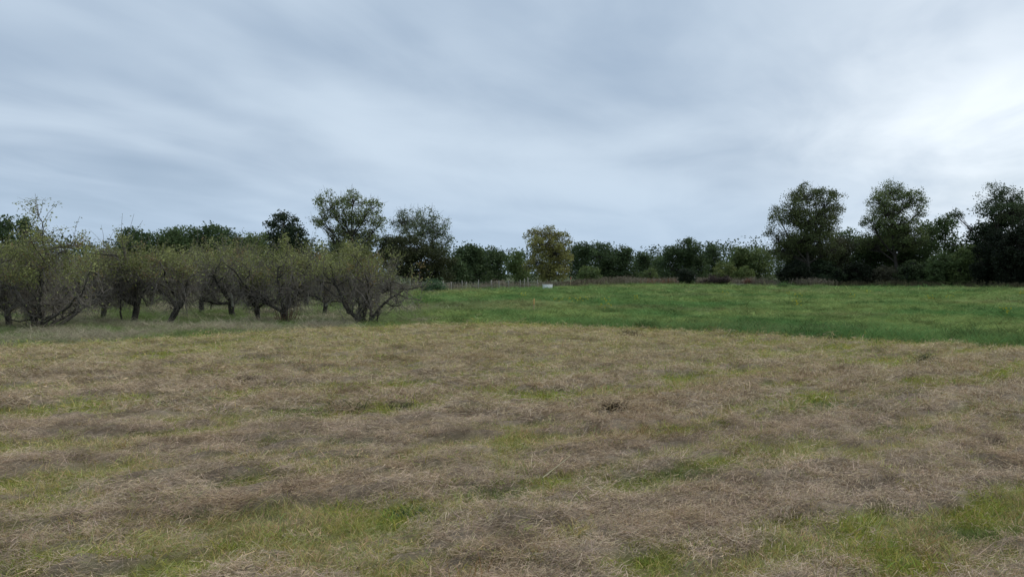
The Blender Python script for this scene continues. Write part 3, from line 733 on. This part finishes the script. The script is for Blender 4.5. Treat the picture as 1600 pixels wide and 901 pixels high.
FR = [(14,510,3.3,3.0,5,False,1.0,'dark orchard tree on a single trunk next to the big many stemmed one'),
      (66,512,3.6,3.6,7,True,1.1,'big orchard tree splitting at the ground into many dark stems'),
      (122,490,3.4,3.0,4,False,1.0,'orchard tree with a plain grey trunk set back behind the many stemmed tree'),
      (160,497,3.2,3.0,4,False,.9,'orchard tree with a pale bare limb angled up to the crown'),
      (207,502,3.3,3.0,4,False,1.0,'orchard tree with an upright dark trunk and a thin side stem'),
      (262,505,3.3,3.4,4,False,1.0,'orchard tree with a stout trunk forking low into wide arms'),
      (314,488,3.7,3.4,4,False,1.2,'orchard tree with a black trunk leaning towards a heavy bent limb'),
      (365,493,3.5,3.2,4,False,1.2,'orchard tree whose short trunk opens like a goblet with one pale stub'),
      (405,500,3.0,2.6,4,False,.9,'orchard tree with a thin trunk patched white by lichen'),
      (447,502,2.7,2.7,4,False,1.1,'low orchard tree with a bent dark limb and reddish shoots at its foot'),
      (507,490,3.2,3.2,4,False,1.0,'orchard tree with a pale broken branch slanting from its trunk'),
      (572,503,3.1,3.9,6,True,1.0,'wide many stemmed orchard tree at the end of the row beside the green field')]
fm = []; OT = []
for k, (px, py, H, W, nl, multi, leafy, lab) in enumerate(FR):
    m = orchard_mesh(200 + k, H * (1 + .14 * math.sin(k * 3.7)) * (1.25 if px < 100 else 1.22), W * (1.12 if px < 100 else 1.0) * (1 + .12 * math.sin(k * 2.3)), nl, multi, leafy * (2.4 + .8 * math.sin(k * 1.9))); fm.append(m); OT.append(orchard_tree(lab, px, py, m, 1.0 if px < 100 else 1.1))
for k, (px, py) in enumerate(((-60,505),(-25,486),(40,480),(90,477),(185,480),(235,476),(285,474),(340,475),(395,478),(440,475),(480,478),(540,477),(590,474),(15,470),(150,469),(260,467),(380,467),(500,467))):
    orchard_tree('twiggy orchard tree in the rows behind the front trunks', px, py, fm[(k * 5 + 2) % 12 if (k * 5 + 2) % 12 not in (1, 11) else 5], 1.05 + .1 * (k % 3), 1.3 * k + .5, 'orchard trees of the rear rows')
# marks of single trees: bare pale limbs, a lichen patch, a side stem, red shoots
M_pale = solid_mat('barkless_pale_wood', (.30, .27, .23), (.48, .45, .40), 10, .85, .3, (1, 1, .3))
M_redshoot = solid_mat('reddish_shoots', (.13, .06, .045), (.2, .10, .07), 9, .9, .1)
def limb(k, name, pts, r0, r1, mat, label):
    mb = MB(); pts = np.asarray(pts, float); mb.tube(pts, np.linspace(r0, r1, len(pts)), 6); mb.build(name, mat, OT[k], True)['label'] = label
limb(3, 'bare_limb', ((.02, -.12, .75), (-.08, -.30, 1.1), (-.14, -.42, 1.4), (-.28, -.5, 1.75)), .05, .03, M_pale, 'pale bare limb')
limb(4, 'side_stem', ((-.30, -.1, -.05), (-.36, -.15, .4), (-.30, -.2, .9), (-.45, -.25, 1.3)), .035, .02, M_bark_grey, 'thin side stem')
limb(7, 'limb_stub', ((.0, -.12, .45), (.02, -.26, .75), (.0, -.33, .98)), .06, .045, M_pale, 'pale cut stub')
limb(8, 'lichen_patch', ((.02, -.075, .12), (.0, -.085, .3), (.02, -.08, .48)), .055, .045, M_pale, 'white lichen on the trunk')
limb(10, 'broken_branch', ((.06, -.1, .4), (.35, -.28, .62), (.62, -.4, .8)), .045, .025, M_pale, 'pale broken branch')
mb = MB()
for k in range(46):
    a = rng.uniform(0, 2 * math.pi); r = .12 + .2 * rng.random(); p = (r * math.cos(a), r * math.sin(a), -.05)
    e, _d = walk(p, (math.cos(a) * .45, math.sin(a) * .45, 1), rng.uniform(.4, .85), 3, .12); mb.tube(e, (.010, .009, .007, .003), 3)
mb.build('foot_shoots', M_redshoot, OT[9])['label'] = 'reddish shoots around the foot'
# ------------------------------------------------------------------ fence, stakes, box
fence = tag(empty('wire_fence', (-10, 82, -.07)), 'wire fence on pale wooden posts along the far side of the field', 'fence')
def fz(px):                                   # depth of the fence where the photo row puts it
    x = 0
    for _ in range(12):
        Zc = float(y_far(x)) + .6; x = (px - 800) / F * Zc
    return x, Zc
pp = []
for px, h in ((642,1.15),(663,.8),(692,.95),(705,.85),(722,1.0),(728,.8),(747,1.05),(769,1.0),(780,.9),(795,.95),(813,1.0),(819,1.15),(826,1.25),(840,.95)):
    x, Zc = fz(px); pp.append((x, Zc)); mb = MB()
    l = rng.normal() * .03; mb.tube(((0, 0, -.1), (l, 0, h * .6), (l * 2, 0, h + .2), (l * 2, 0, h + .205)), (.055, .052, .05, .004), 6)
    o = mb.build('post', M_wood, fence); o.location = (x + 10, Zc - 82, .0)
for hz in (.55, .95):
    mb = MB(); pts = [(x + 10, z - 82, hz) for x, z in pp]; mb.tube(pts, [.006] * len(pts), 4); mb.build('wire', M_wire, fence)

def stake(name, label, px, Z, z0, H, cap, capmat, r=.022):
    x = (px - 800) / F * Z; t = tag(empty(name, (x, Z, z0)), label, 'stake')
    mb = MB(); mb.tube(((0, 0, -.15), (.005, 0, H * .5), (.01, 0, H - cap)), (r, r, r), 6); mb.build('shaft', M_stake, t)
    mb = MB(); mb.tube(((.01, 0, H - cap), (.012, 0, H - .01), (.012, 0, H)), (r * 1.15, r * 1.15, .004), 6); mb.build('painted_top', capmat, t)
stake('marker_stake', 'thin wooden marker stake with an orange top in the green field', 834, 39.5, .02, .62, .28, M_orange, .027)
stake('marker_stake', 'marker stake with a red top at the far edge of the field', 891.5, 110, .0, 1.4, .28, M_red, .05)
x, Zc = fz(1083); t = tag(empty('pale_post', (x, Zc - 1.0, -.07)), 'short pale post standing beside the small round dark bush', 'post')
mb = MB(); mb.tube(((0, 0, -.1), (.02, 0, 1.0), (.03, 0, 1.75), (.03, 0, 1.76)), (.09, .085, .08, .005), 7); mb.build('shaft', M_wood, t)
# white box
t = tag(empty('white_box', ((855.5 - 800) / F * 96, 96, .0)), 'white rectangular box standing at the far edge of the green field', 'box')
mb = MB(); mb.box((-.56, -.28, .02), (.56, .28, .52)); mb.build('body', M_white, t)
mb = MB(); mb.box((-.60, -.32, .523), (.60, .32, .60)); mb.build('lid', M_white, t)
for sx in (-.45, .45):
    mb = MB(); mb.box((sx - .05, -.25, -.1), (sx + .05, .25, .018)); mb.build('foot', M_wood, t)
# pale strip in the weeds
t = tag(empty('pale_slab', ((1155 - 800) / F * 122, 122, .15)), 'low pale strip lying in the dry weeds beside a little reddish bush', 'slab')
mb = MB(); mb.box((-1.1, -.3, -.2), (1.1, .3, .16)); mb.box((-1.02, -.24, .163), (1.02, .24, .20)); mb.build('slab', M_wood, t)

# ------------------------------------------------------------------ tussocks and stray straws on the meadow
def tussock(label, px, py, w, h, c, n=300):
    p = G(px, py); z = float(meadow_z(p[:1], p[1:2])[0]); mb = MB()
    for k in range(n):
        r = rng.normal(size=2) * w * .26; a = rng.uniform(0, 2 * math.pi); t = rng.uniform(.1, .9)
        ribbon(mb, (r[0], r[1] * .7, -.02), (math.cos(a) * t, math.sin(a) * t, 1), h * rng.uniform(.4, 1.15), rng.uniform(.004, .009), (math.cos(a) * .7, math.sin(a) * .7, -.5), np.asarray(c) * rng.uniform(.6, 1.35), 3)
    th = np.linspace(0, 2 * math.pi, 13)[:12]; prof = ((.75, -.06), (.6, -.02), (.35, -.005), (.02, .0))
    V = [(w * .8 * r_ * math.cos(t_), w * .56 * r_ * math.sin(t_), z_) for r_, z_ in prof for t_ in th]
    mb.add(V, [(a_ * 12 + b_, a_ * 12 + (b_ + 1) % 12, a_ * 12 + 12 + (b_ + 1) % 12, a_ * 12 + 12 + b_) for a_ in range(3) for b_ in range(12)], np.asarray(c) * .9)
    o = mb.build('grass_tussock', M_blade); o.location = (p[0], p[1], z); tag(o, label, 'tussock')
DKB, OLV = (.09, .07, .03), (.12, .14, .04)
for a in (('dark brown tussock standing alone on the meadow near the green field', 985, 529, .6, .36, (.06, .045, .02)),
          ('dark olive tussock on the big hump of brown hay', 540, 646, .45, .22, (.07,.08,.03)),
          ('smaller olive tussock beside the one on the big hump of hay', 627, 642, .35, .18, (.07,.08,.03)),
          ('wide yellow green tussock with a bright tip in the hay', 1205, 738, .5, .13, OLV),
          ('dark sprig tussock standing in a green strip near the field edge', 1449, 571, .35, .26, (.06,.08,.03)),
          ('low brown tussock on the hay halfway to the field', 962, 652, .25, .17, (.06, .045, .02)),
          ('green leafy clump beside the open hay at the meadow front', 650, 812, .4, .1, DEEP),
          ('vivid green clump on a strip of regrowth', 300, 745, .6, .10, (.15,.21,.05)),
          ('small brown tuft on the far strip of cut grass', 1040, 549, .3, .22, (.06, .045, .02)),
          ('low dark tuft of hay in front of the orchard', 380, 606, .35, .19, (.09,.065,.04))):
    tussock(*a)
p0, p1 = G(848, 766), G(893, 741); mb = MB(); d = p1 - p0
mb.tube([(d + (0, 0, .07)) * q for q in np.linspace(0, 1, 6)], (.004, .004, .0035, .003, .003, .002), 5, (.55, .50, .30))
o = mb.build('straw_stalk', M_blade); o.location = p0 + (0, 0, .10); tag(o, 'single long pale straw stalk lying across the hay', 'straw')
